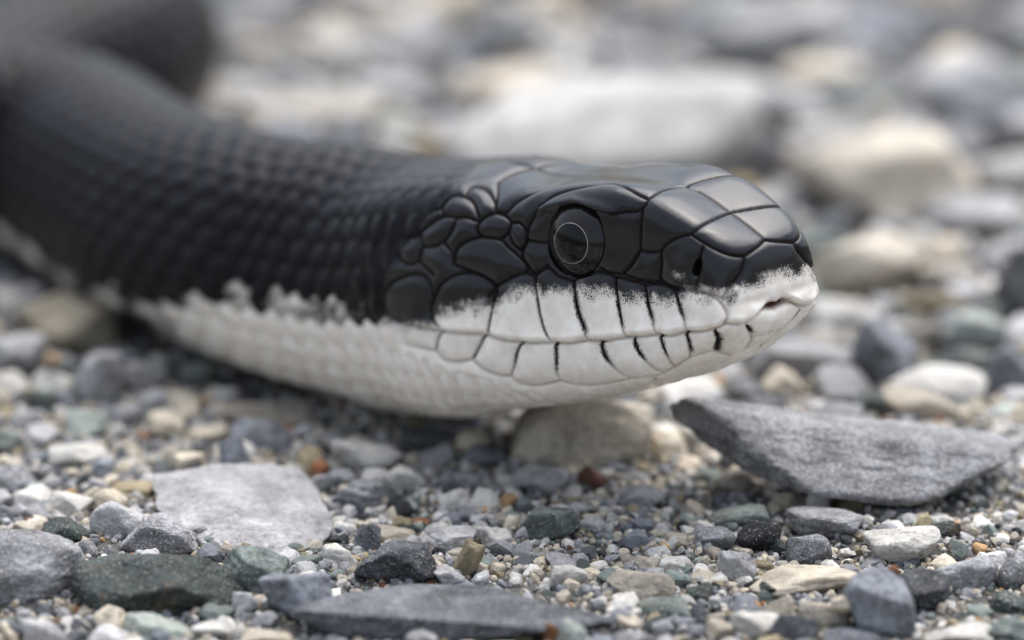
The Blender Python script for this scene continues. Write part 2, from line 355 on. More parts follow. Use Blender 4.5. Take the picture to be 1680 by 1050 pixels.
# --- traced outlines of the head plates (pixel positions in the photograph, by enlarged crop)
def crop(x0, y0, k): return lambda *p: [(x0+a/k, y0+b/k) for a, b in p]
A = crop(800, 240, 3.0); B = crop(560, 230, 4.2); Cc = crop(560, 450, 4.2); Dd = crop(900, 430, 3.652)
EYE = (946.5, 397.5, 46.5, 57.0)
EDGES = [
 # brow plate over the eye
 A((275,290),(330,245),(420,215),(520,196),(585,188),(640,190),(700,215),(745,242),(790,263)), A((790,263),(772,300),(740,320),(680,324),(610,335)),
 # plate on the crown between the brows, front edge, and the big plate before it
 A((790,263),(850,226),(920,208),(985,205),(1045,210)), A((765,300),(758,370),(755,440),(755,515)),
 A((1200,326),(1130,355),(1060,390),(1000,435)), A((1000,435),(950,447),(900,470),(868,500),(855,520)),
 A((755,515),(800,521),(855,520)),
 # snout plates
 A((1362,462),(1330,497),(1262,543)), A((1262,543),(1200,537),(1130,512),(1065,478),(1000,435)),
 A((1262,543),(1255,590),(1230,640),(1190,692),(1160,745)),
 # nasal, loreal, plate before the eye
 A((855,520),(857,580),(850,655)), A((850,655),(900,690),(960,706),(1050,722),(1140,742),(1162,760)),
 A((752,515),(710,580),(668,628)), A((668,628),(760,660),(850,668)), A((1060,500),(1045,545),(1038,570)), A((1032,640),(1030,700)),
 A((560,600),(600,622),(668,628)),
 # behind the eye
 A((265,290),(235,340),(203,400),(190,462)), A((190,462),(240,470),(292,474)), A((190,470),(172,540),(228,628)), A((228,628),(270,610),(300,588)),
 # upper lip plates: tops and seams
 A((10,740),(50,690),(110,652),(185,625),(232,642)), A((232,642),(268,612),(300,600),(350,640),(424,664)), A((424,664),(470,637),(550,620),(632,644)),
 A((632,644),(700,660),(777,683)), A((777,683),(850,681),(908,700),(928,718)), A((928,712),(1000,708),(1100,735),(1150,775),(1176,830),(1166,868)),
 A((236,642),(240,720),(255,820),(280,900),(315,955)), A((425,665),(430,740),(450,830),(480,900),(495,950)), A((631,645),(635,720),(645,790),(665,880),(685,935)),
 A((778,690),(790,780),(815,860),(835,922)), A((925,715),(945,790),(970,850),(985,908)),
 Cc((1075,105),(1050,200),(1030,300),(1020,412)), Cc((640,170),(625,230),(645,310),(682,365)), Cc((640,170),(690,70),(790,5),(900,-5),(1000,30),(1075,105)),
 Cc((290,200),(330,80),(430,20),(540,0),(610,50),(640,170)), Cc((290,200),(330,290),(440,325)),
 # lower lip plates
 Cc((445,330),(430,395),(440,480)), Cc((690,385),(665,460),(655,525)), Cc((985,425),(950,500),(905,585)), Cc((1240,468),(1210,540),(1195,620),(1172,700)),
 Cc((1475,472),(1480,560),(1485,680),(1512,732)),
 Cc((440,480),(550,505),(655,525)), Cc((655,525),(720,590),(820,600),(905,585)), Cc((905,585),(980,650),(1080,690),(1172,700)), Cc((1172,700),(1240,750),(1350,765),(1512,732)),
 Dd((310,470),(330,550),(380,620),(440,670),(495,697)), Dd((510,455),(530,520),(580,590),(640,640),(692,662)), Dd((665,435),(690,520),(720,580),(757,627)),
 Dd((820,420),(840,480),(850,545),(845,572)), Dd((995,410),(1012,460),(990,527),(1040,545),(1090,557)), Dd((1185,375),(1207,420),(1216,450),(1180,510),(1090,557)),
 Dd((70,710),(180,735),(330,730),(495,697),(600,690),(692,662),(757,627),(848,572),(990,527)),
 Dd((1216,450),(1280,435),(1340,415)), Dd((1340,415),(1390,370),(1411,300),(1385,262)),
 Dd((640,690),(655,722),(740,722),(860,672),(1000,612),(1090,557)),
 # temples
 B((780,860),(800,750),(880,690),(980,670),(1100,690),(1150,740),(1220,800),(1285,890),(1265,920)), B((780,860),(860,890),(960,930),(1080,1000)),
 B((940,640),(940,600),(970,550),(1040,510),(1120,520),(1170,570),(1150,640),(1105,680)), B((940,640),(985,668)),
 B((1170,570),(1220,568),(1270,615),(1282,700),(1235,762)), B((1150,640),(1190,720),(1235,762)),
 B((570,735),(548,650),(620,580),(700,530),(785,540),(760,630),(700,705),(620,735),(570,735)), B((700,705),(765,780),(780,860)), B((570,735),(545,830),(640,930)),
 B((785,540),(850,530),(940,560)), B((700,530),(700,470),(770,390),(850,395),(905,430),(950,540)), B((850,395),(900,330),(1000,350),(1060,440),(1060,490)),
 B((410,830),(400,760),(450,690),(548,650)), B((410,830),(470,860),(545,830)), B((548,650),(530,600),(580,520),(700,470)),
 B((380,760),(350,640),(420,560),(530,520)), B((530,520),(520,450),(600,380),(690,370)), B((690,370),(640,300),(700,250),(860,240)),
 # plate at the back of the crown
 B((1060,490),(1075,400),(1085,290)), B((1085,290),(1200,240),(1330,205)), B((1060,490),(1140,500),(1200,445),(1390,345),(1560,285)),
]
def densify(poly, step=1.2):
    c = catmull(np.c_[np.array(poly), np.zeros(len(poly))], 12)[:, :2] if len(poly) > 2 else np.array(poly, float)
    L = np.r_[0, np.cumsum(np.linalg.norm(np.diff(c, axis=0), axis=1))]; n = max(2, int(L[-1]/step))
    q = np.linspace(0, L[-1], n); return np.c_[np.interp(q, L, c[:, 0]), np.interp(q, L, c[:, 1])]
edge_px = np.vstack([densify(e) for e in EDGES])
edge_pts, edge_st = to_surface(edge_px)
edge_pts = edge_pts[edge_st[:, 2] < 6]
# sutures along the midline of the crown and snout
midrows = [i for i in range(NR) if (.75 < rows[i] < 8.0) or (20 < rows[i] < 31)]
edge_pts = np.vstack([edge_pts, BASE[midrows[::2], 0]])
ek = kdtree.KDTree(len(edge_pts))
for q, p in enumerate(edge_pts): ek.insert(p, q)
ek.balance()
dist = np.full((NR, NT_), 9.)
for i in range(HEAD):
    for j in range(NH+1): dist[i, j] = ek.find(BASE[i, j])[2]
dist = dist[:, near]

MOUTH = A((0,925),(80,946),(180,962),(310,962),(400,966),(490,952),(560,957),(680,937),(760,932),(835,923),(900,928),(980,910),(1060,905),(1130,890),(1170,870),(1240,870),(1290,850),(1340,810),(1385,778),(1420,772))
MOUTH = Cc((330,297),(450,330),(690,385))+MOUTH
mo = densify(MOUTH, 1.0); mo = mo[np.argsort(mo[:, 0])]

fx, fy = FOLD[..., 0], FOLD[..., 1]
# how far the traced plates reach back; behind it the small scales begin
zone_x = np.interp(fy, [200, 262, 300, 350, 400, 450, 530, 570, 600, 640, 700], [790, 800, 760, 715, 672, 640, 628, 650, 735, 880, 1010])
traced = sstep(-9, 3, fx-zone_x)*(np.arange(NR) < HEAD)[:, None]
cheek = sstep(905, 860, fx); dorsal = sstep(440, 400, fy)*(1-cheek)
disp_plate = (.30+.12*cheek-.14*dorsal)*(1-np.exp(-dist/(.62-.15*dorsal)))-(.17-.06*dorsal)*np.exp(-(dist/.115)**2)
seam = np.exp(-(dist/.11)**2)*traced

# --- small scales of the neck and body: overlapping, in slanting rows
Sg = np.repeat(rows[:, None], NT_, 1); Tg = np.repeat(TT[None], NR, 0)
def scale_len(s): return np.interp(s, [0, 24, 36, 48, 64, 300], [1.8, 1.8, 2.3, 3.2, 3.9, 4.0])
ls = np.cumsum(np.r_[0, np.diff(rows)/scale_len(rows[1:])]); Acoord = np.repeat(ls[:, None], NT_, 1)
half_len = np.linalg.norm(np.diff(HC[:, :NH+1], axis=1), axis=-1); half_arc = np.concatenate([np.zeros((NR, 1)), np.cumsum(half_len, 1)], 1)[:, near]
half_tot = half_arc.max(1)[:, None]
NROW = 17.0
ventral_from = .80
Bcoord = half_arc/half_tot/ventral_from*12.5        # rows from the midline down
Bcoord = Bcoord*SGN[None]
best = np.full((NR, NT_), -9.); cell_s = np.zeros((NR, NT_)); cell_b = np.zeros((NR, NT_))
jr = np.round(Bcoord)
wob = .17*vnoise(np.stack([Acoord*.7, Bcoord*.5, Acoord*0], -1), 4)
for dj in (-1, 0, 1):
    J = jr+dj; off = np.where(np.mod(J, 2) == 0, 0., .5)
    ir = np.round(Acoord-off)
    for di in (-1, 0, 1):
        I = ir+di; da = Acoord+wob-(I+off); db = Bcoord-J+wob*.6   # da grows towards the tail
        m = (np.abs(da/.57)**2.0)+(np.abs(db/.66)**2.2)*(1+.35*da)
        H = .62*(1-m)+1.05*da+.35
        u = m < 1.12; upd = u & (H > best)
        best = np.where(upd, H, best); cell_s = np.where(upd, I+off, cell_s); cell_b = np.where(upd, J, cell_b)
best = np.clip(best, -.6, 1.2)
h_sc = 1.25*(.20+.07*np.exp(-((Sg-42)/8)**2)+.06*sstep(40, 60, Sg)+.10*sstep(9.5, 11, np.abs(Bcoord))*sstep(60, 45, Sg))*scale_len(Sg)/2.2
disp_scale = h_sc*best
gap = sstep(.25, -.05, best)
# belly plates
vm = sstep(12.2, 12.8, np.abs(Bcoord))*sstep(50, 55, Sg)
vf = np.mod(Acoord*.85+(np.abs(Bcoord)-12.5)*.12, 1.0)
disp_belly = .30*(vf-.5)-.25*np.exp(-((vf-1)/.05)**2)
disp_body = disp_scale*(1-vm)+disp_belly*vm
# slack skin folds just behind the jaw
fold = np.exp(-((Sg-35)/3.5)**2)*np.sin(Sg*3.1+2.2*fnoise(np.stack([Sg*.12, Bcoord*.25, Sg*0], -1), 8))*sstep(2.5, 6, np.abs(Bcoord))*(1-vm)
disp_body = disp_body+.20*fold
back_top = sstep(850, 800, fx)*sstep(345, 315, fy)
disp = disp_plate*(1-.5*back_top)*traced+disp_body*(1-traced)
# fade scales away at the very tip
disp *= sstep(0, .5, Sg)*.6+.4

# mouth: upper lip stands over the lower one
msd = fy-np.interp(fx, mo[:, 0], mo[:, 1])                  # pixels below the mouth line
inm = sstep(628, 660, fx)*(np.arange(NR) < HEAD)[:, None]*(fx < 1300)
disp += inm*(.26*np.exp(-np.abs(msd+9)/14)*(msd < 0)-.05*(msd > 0)*np.exp(-msd/10)-.42*np.exp(-((msd-1.2)/2.6)**2))
lipline = inm*np.exp(-((msd-1.5)/2.0)**2)
# notch for the tongue at the front of the upper lip
nd = np.hypot((fx-1268)/20., (fy-(502+6*np.abs((fx-1268)/20.)**2))/8.)
notch = np.exp(-nd**2*1.3)*(Sg < 6)
disp -= .75*notch
# nostril
qx, qy = fx-1144, fy-441
no = np.exp(-(((qx+.12*qy)/6.5)**2+(qy/13.)**2)**1.6)*(np.arange(NR) < HEAD)[:, None]
disp -= 1.0*no
disp += .16*np.exp(-((qx+30)/18.)**2-((qy-2)/22.)**2)*(np.arange(NR) < HEAD)[:, None]
# lip groove on the rostral plate above the notch
disp -= .22*np.exp(-((fy-(487+.00*fx)-np.abs(fx-1275)*.18)/7.)**2)*np.exp(-((fx-1262)/38.)**2)*(Sg < 7)
# eye socket
er = np.hypot((fx-EYE[0])/EYE[2], (fy-EYE[1])/EYE[3])
head_mask = (np.arange(NR) < HEAD)[:, None]
disp = np.where((er < 1.0) & head_mask, disp*(sstep(.9, 1.0, er)), disp)-1.1*sstep(1.02, .95, er-.10*sstep(-15, -50, fy-EYE[1]))*head_mask
brow_y = np.interp(fx, [880, 900, 940, 985, 1012], [354, 343, 335, 344, 353])
brow = np.where(fy < brow_y, np.exp(-((fy-brow_y+3)/9.)**2), np.exp(-((fy-brow_y+3)/4.)**2))*sstep(876, 892, fx)*sstep(1020, 1004, fx)*head_mask
disp += .36*brow

# pigment: 1 black, 0 white
bx = [560, 600, 640, 690, 716, 728, 745, 770, 800, 815, 832, 860, 880, 900, 930, 945, 975, 1005, 1020, 1045, 1060, 1090, 1110, 1135, 1165, 1190, 1204, 1225, 1240, 1262, 1290, 1318, 1345]
by = [520, 522, 530, 533, 530, 512, 507, 504, 497, 500, 482, 474, 472, 478, 473, 470, 478, 474, 482, 487, 482, 492, 484, 476, 482, 486, 480, 474, 462, 452, 455, 450, 470]
lineh = np.interp(fx, bx, by)+9*vnoise(np.stack([fx/17, fy/22, fx*0], -1), 31)+6*vnoise(np.stack([fx/6, fy/8, fx*0], -1), 32)
pig_head = sstep(30, -22, fy-lineh)
# dark hind edges of the lip plates
def stroke(poly, w, reach0, reach1):
    c = densify(poly, 1.5); y0, y1 = c[0, 1], c[-1, 1]
    xs = np.interp(fy, c[:, 1], c[:, 0]); f = (fy-y0)/(y1-y0)
    inside = sstep(-.05, .05, f)*sstep(reach1+.08, reach0, f)
    dx = fx-xs
    return inside*np.where(dx >= 0, np.exp(-(dx/w)**2), np.exp(-(dx/(w*.35))**2))
for poly, w, a, b in (
    (A((236,642),(240,720),(255,820),(280,900),(315,955)), 5, .85, 1.0), (A((425,665),(430,740),(450,830),(480,900),(495,950)), 10, .75, .98),
    (A((631,645),(635,720),(645,790),(665,880),(685,935)), 8, .7, .95), (A((778,690),(790,780),(815,860),(835,922)), 9, .55, .95),
    (A((925,715),(945,790),(970,850),(985,908)), 9, .45, .9), (Cc((1075,105),(1050,200),(1030,300),(1020,412)), 4, .9, 1.0), (Cc((640,170),(625,230),(645,310),(682,365)), 8, .9, 1.),
    (Cc((690,385),(665,460),(655,525)), 4, .9, 1.), (Cc((985,425),(950,500),(905,585)), 5, .9, 1.), (Cc((1240,468),(1210,540),(1195,620),(1172,700)), 6, .4, 1.0),
    (Cc((1475,472),(1480,560),(1485,680),(1512,732)), 7, .5, .95), (Dd((310,470),(330,550),(380,620),(440,670),(495,697)), 10, .45, .8), (Dd((510,455),(530,520),(580,590),(640,640),(692,662)), 9, .45, .75),
    (Dd((665,435),(690,520),(720,580),(757,627)), 7, .5, .8), (Dd((820,420),(840,480),(850,545),(845,572)), 8, .5, .9), (Dd((995,410),(1012,460),(1000,527)), 10, .9, 1.1), (Dd((1185,375),(1207,420)), 8, .9, 1.1)):
    pig_head = np.maximum(pig_head, stroke(poly, w, a, b))
# pale patch behind the nostril
pig_head *= 1-.30*np.exp(-((fx-1118)/14.)**2-((fy-450)/11.)**2)
pig_head *= 1-.35*np.exp(-((fx-1185)/30.)**2-((fy-480)/12.)**2)
# body: each scale wholly black or white, the border follows the rows
bl = [(560, 524), (480, 512), (400, 498), (330, 500), (290, 498), (255, 488), (180, 470), (110, 448), (50, 402)]
_, bst = to_surface(bl)
o_ = np.argsort(bst[:, 0]); sb = bst[o_, 0]; tb = bst[o_, 1]
arc_f = half_arc/half_tot
kk = [np.interp(np.interp(b[0], rows, np.arange(NR)), np.arange(NR), np.arange(NR)) for b in bst]
fb = np.array([np.interp(b[1], TT[:NH+1], arc_f[int(k), :NH+1]) for b, k in zip(bst, kk)])[o_]
f_border = np.interp(rows, np.r_[30, sb], np.r_[fb[0], fb])[:, None]
cell_f = np.abs(cell_b)*ventral_from/12.5
jag = .034*vnoise(np.stack([cell_s*3.7, cell_b*2.3, cell_s*0], -1), 6)
val = np.where(vm > .5, arc_f, cell_f)+jag
val = val+.02*vnoise(np.stack([fx/16, fy/10, fx*0], -1), 21)
pig_body = sstep(.045, -.045, val-f_border)
# farther back the belly is clouded with grey, only the plate corners stay white
cloud = sstep(66, 80, Sg)*sstep(.03, .07, arc_f-f_border)*(.55+.5*vnoise(np.stack([Acoord*1.3, Bcoord*.4, Acoord*0], -1), 12))
pig_body = np.maximum(pig_body, np.clip(cloud, 0, .9))
corner = sstep(72, 84, Sg)*(vf < .45)*(np.abs(arc_f-f_border) < .03)
pig_body = np.where((Sg > 72) & (arc_f < f_border+.05) & ~(corner > .5), np.maximum(pig_body, .85), pig_body)
left = sstep(335, 235, fx)*(Sg > 50)*sstep(-.05, .0, arc_f-f_border)
pig_body = np.maximum(pig_body, left*(.86+.12*vnoise(np.stack([Acoord*2, Bcoord, Acoord*0], -1), 12)))
for dx_, dy_, an in ((12, 384, .9), (56, 412, .75), (112, 456, .65), (180, 482, .55), (250, 506, .5), (300, 512, .45)):
    ux, uy = fx-dx_, fy-dy_; a_ = ux*cos(an)+uy*sin(an); b_ = -ux*sin(an)+uy*cos(an)
    pig_body = pig_body*(1-np.exp(-((a_/27)**2+(b_/8.5)**2)**1.5)*.85*(Sg > 50)*(Sg < 130))
hb = sstep(605, 650, fx)*head_mask
pig = np.maximum(pig_head*hb+pig_body*(1-hb), no)
flesh = np.clip(notch*1.6-.35, 0, 1)+.15*lipline*0
seam = np.clip(seam*sstep(640, 700, fx)*.75+.35*lipline+gap*(1-traced)*(1-vm)*np.where(pig < .5, .55, .2), 0, 1)
gloss = .07*traced+.26*(1-traced); gloss = np.where(pig < .4, np.maximum(gloss, .24), gloss)
gloss = np.where(np.arange(NR)[:, None] >= HEAD, .30, gloss)

gloss = np.clip(gloss+.34*np.exp(-(dist/.15)**2)*traced+.10*gap*(1-traced), 0, .6)
FINAL = BASE+NRM*disp[..., None]
gi = np.arange(NR*NT_).reshape(NR, NT_); g2 = np.roll(gi, -1, 1)
faces = np.stack([gi[:-1], gi[1:], g2[1:], g2[:-1]], -1).reshape(-1, 4)[:, ::-1]
V = FINAL.reshape(-1, 3)
attrs = {'pigment': ('FLOAT', pig), 'flesh': ('FLOAT', flesh), 'seam': ('FLOAT', seam), 'gloss': ('FLOAT', gloss)}
snake = bpy.data.objects.new('snake', None); col.objects.link(snake); snake.empty_display_size = .005
snake.location = Vector(BASE[HEAD].mean(0)*MM); snake.location.z = 0
tag(snake, 'glossy black snake with white lips and throat resting on the gravel', 'snake')
def part(name, me, mat, parent, matrix=None):
    o = bpy.data.objects.new(name, me); me.materials.append(MAT[mat]) if not me.materials else None
    col.objects.link(o); bpy.context.view_layer.update()
    o.parent = parent; o.matrix_parent_inverse = parent.matrix_world.inverted()
    if matrix is not None: o.matrix_world = matrix
    return o
bpy.context.view_layer.update()
bm_ = mesh_np('snake_body', V, faces, True, attrs)
body = part('body', bm_, 'skin', snake)
# close the tip and the tail with a fan
bm = bmesh.new(); bm.from_mesh(bm_); bm.verts.ensure_lookup_table()
for r0 in (0, NR-1):
    try: bm.faces.new([bm.verts[int(v)] for v in gi[r0]])
    except Exception: pass
bmesh.ops.recalc_face_normals(bm, faces=bm.faces); bm.to_mesh(bm_); bm.free()

# --- eyes
def grid_dome(rad, bulge, r0, r1, lift, nr=26, na=96):
    """ring r0..r1 (fractions of rad) of an ellipsoid dome; z is outwards"""
    rr = np.linspace(r0, r1, nr); aa = np.linspace(0, 2*pi, na, endpoint=False)
    Rr, Aa = np.meshgrid(rr, aa, indexing='ij')
    V = np.stack([rad*Rr*np.cos(Aa), rad*Rr*np.sin(Aa), bulge*(1-Rr**2.3)+lift], -1).reshape(-1, 3)
    i = np.arange(nr*na).reshape(nr, na); j = np.roll(i, -1, 1)
    return V, np.stack([i[:-1], i[1:], j[1:], j[:-1]], -1).reshape(-1, 4)
ei = np.argmin(np.where(facing[:, :NH+1], np.hypot(PXB[:, :NH+1, 0]-EYE[0], PXB[:, :NH+1, 1]-EYE[1]), 1e9)); e_i, e_j = np.unravel_index(ei, (NR, NH+1))
hf = [frame_at(np.array([rows[e_i]]))[k][0] for k in range(4)]
RAD = 3.02
def eye(side):
    j = e_j if side > 0 else (2*NH-e_j) % NT_
    P = BASE[e_i, j]; n_ = side*hf[2]*.93+hf[1]*.17+hf[3]*.06; n_ /= np.linalg.norm(n_)
    up_ = hf[3]-n_*(hf[3]@n_); up_ /= np.linalg.norm(up_); rt = np.cross(up_, n_)
    M = Matrix([[rt[k], up_[k], n_[k], P[k]*MM] for k in range(3)]+[[0, 0, 0, 1]])
    P2 = P-n_*.12; M.translation = Vector(P2*MM)
    ob = None
    V_, F_ = grid_dome(RAD, 1.30, .001, 1.12, 0); e = part('eye', mesh_np('eye', V_, F_), 'iris', snake, M)
    bpy.context.view_layer.update()
    V_, F_ = grid_dome(RAD, 1.30, .001, .555, .014); part('pupil', mesh_np('pupil', V_, F_), 'pupil', e, M)
    V_, F_ = grid_dome(RAD, 1.30, .553, .566, .022, 4); part('pupil_ring', mesh_np('pupil_ring', V_, F_), 'ring', e, M)
eye(1); eye(-1)

# ------------------------------------------------------------------ stones
def icosphere(level):
    bm = bmesh.new(); bmesh.ops.create_icosphere(bm, subdivisions=level, radius=1.0); bm.verts.ensure_lookup_table()
    V = np.array([v.co[:] for v in bm.verts]); F = np.array([[v.index for v in f.verts] for f in bm.faces]); bm.free(); return V, F
ICO = {k: icosphere(k) for k in (1, 2, 3, 4, 5, 6)}
def stone_shape(seed, level=4, planes=8, sharp=34., rough=.05, layer=0., box=.76):
    """crushed stone: a ball cut by a skewed box and random planes, then weathered; fills the box -1..1"""
    r = np.random.default_rng(seed); Vd, F = ICO[level]
    ax = np.vstack([np.eye(3), -np.eye(3)])+r.normal(size=(6, 3))*.34
    n = np.vstack([ax, r.normal(size=(planes, 3))]); n /= np.linalg.norm(n, axis=1, keepdims=True)
    h = np.concatenate([r.uniform(box-.08, box+.10, 6), r.uniform(.62, .98, planes)])
    dots = np.maximum(Vd@n.T, 1e-3); rad = np.minimum(h[None]/dots, 4)
    rad = np.concatenate([rad, np.full((len(Vd), 1), 1.2)], 1)
    rr = -np.log(np.exp(-sharp*rad).sum(1))/sharp
    V = Vd*rr[:, None]
    nz = fnoise(V*1.6+seed % 97, seed % 13, 3)*.9
    if level >= 4: nz = nz+.55*np.abs(fnoise(V*4.3, seed % 11, 4))-.2+.22*fnoise(V*13., seed % 7, 2)
    V += Vd*(rough*nz)[:, None]
    if layer: V += Vd*(layer*np.sign(np.sin(V@(np.array([.3, .2, 1.])*11)+2*vnoise(V*1.5, 3))))[:, None]*.35
    lo, hi = V.min(0), V.max(0)
    return (V-(lo+hi)/2)/((hi-lo)/2), F
COL = {'white': (.60, .585, .55), 'cream': (.56, .50, .40), 'pale': (.44, .44, .45), 'grey': (.27, .275, .29), 'blue': (.17, .185, .21), 'dark': (.075, .08, .09), 'black': (.028, .030, .034),
       'green': (.17, .205, .19), 'darkgreen': (.050, .065, .060), 'beige': (.36, .325, .27), 'tan': (.30, .25, .16), 'rust': (.27, .115, .05), 'orange': (.48, .30, .14), 'brown': (.12, .055, .04), 'mint': (.40, .45, .41)}
COL = {k: tuple(q*.82*t for q, t in zip(v, (1.02, 1., .97)))  for k, v in COL.items()}
KIND = {'white': 'quartz', 'cream': 'quartz', 'pale': 'marble', 'grey': 'granite', 'blue': 'slate', 'dark': 'slate', 'black': 'slate', 'green': 'green', 'darkgreen': 'green', 'beige': 'marble',
        'tan': 'ochre', 'rust': 'ochre', 'orange': 'ochre', 'brown': 'ochre', 'mint': 'marble'}
FOOT = []                                   # (x, y, a, b, rz) ellipses already taken
def place(o, x, y, z, size, rot):
    o.location = (x*MM, y*MM, z*MM); o.rotation_euler = rot; o.scale = tuple(size)
def put_stone(name, cx, yb, w, h, colour, label, seed, depth=.75, tilt=(0, 0), rz=0., lift=0., level=5, planes=6, sharp=34., rough=.06, mat=None, layer=0., cat='stone', group=None, sink=.22, hue=0., box=.76, undercut=0.):
    """cx, yb: pixel of the middle of its foot; w, h: its size in the photograph's pixels"""
    g = on_ground(cx, yb, lift); dep = project(g)[2]; k = PXMM*(FOCUS+dep)/FOCUS
    W = w*k; Dp = W*depth; down = math.atan2(CAM[2], g[1]-CAM[1])
    H = max((h*k-.75*Dp*sin(down))/cos(down), .28*h*k)
    V_, F_ = stone_shape(seed, level, planes, sharp, rough, layer, box)
    if undercut:
        lowz = np.clip(.35-V_[:, 2], 0, 2); lf = np.clip(-V_[:, 0]-.05, 0, 1); V_[:, 0] += undercut*lowz*lf; V_[:, 1] += .45*undercut*lowz*lf
    ca, sa = cos(rz), sin(rz)
    full = H/(1-sink)
    half = np.array([W/2, Dp/2, full/2])
    V_ = V_*half; V_ = np.c_[V_[:, 0]*ca-V_[:, 1]*sa, V_[:, 0]*sa+V_[:, 1]*ca, V_[:, 2]]
    R = np.array(Euler((tilt[0], tilt[1], 0)).to_matrix()); V_ = V_@R.T
    me = mesh_np(name, V_, F_); me.materials.append(MAT[mat or KIND[colour]])
    o = bpy.data.objects.new(name, me); col.objects.link(o)
    c = np.array(COL[colour])*(1+hue)
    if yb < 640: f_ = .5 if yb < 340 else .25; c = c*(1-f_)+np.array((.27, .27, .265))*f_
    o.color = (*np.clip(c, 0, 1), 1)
    y = g[1]+Dp*.46; x = g[0]*(FOCUS+dep+Dp*.46)/(FOCUS+dep)
    place(o, x, y, ground_z(x, y)+lift+full/2-full*sink, (1, 1, 1), (0, 0, 0))
    tag(o, label, cat, group)
    if lift == 0: FOOT.append((x, y, W/2, Dp/2, rz))
    return o
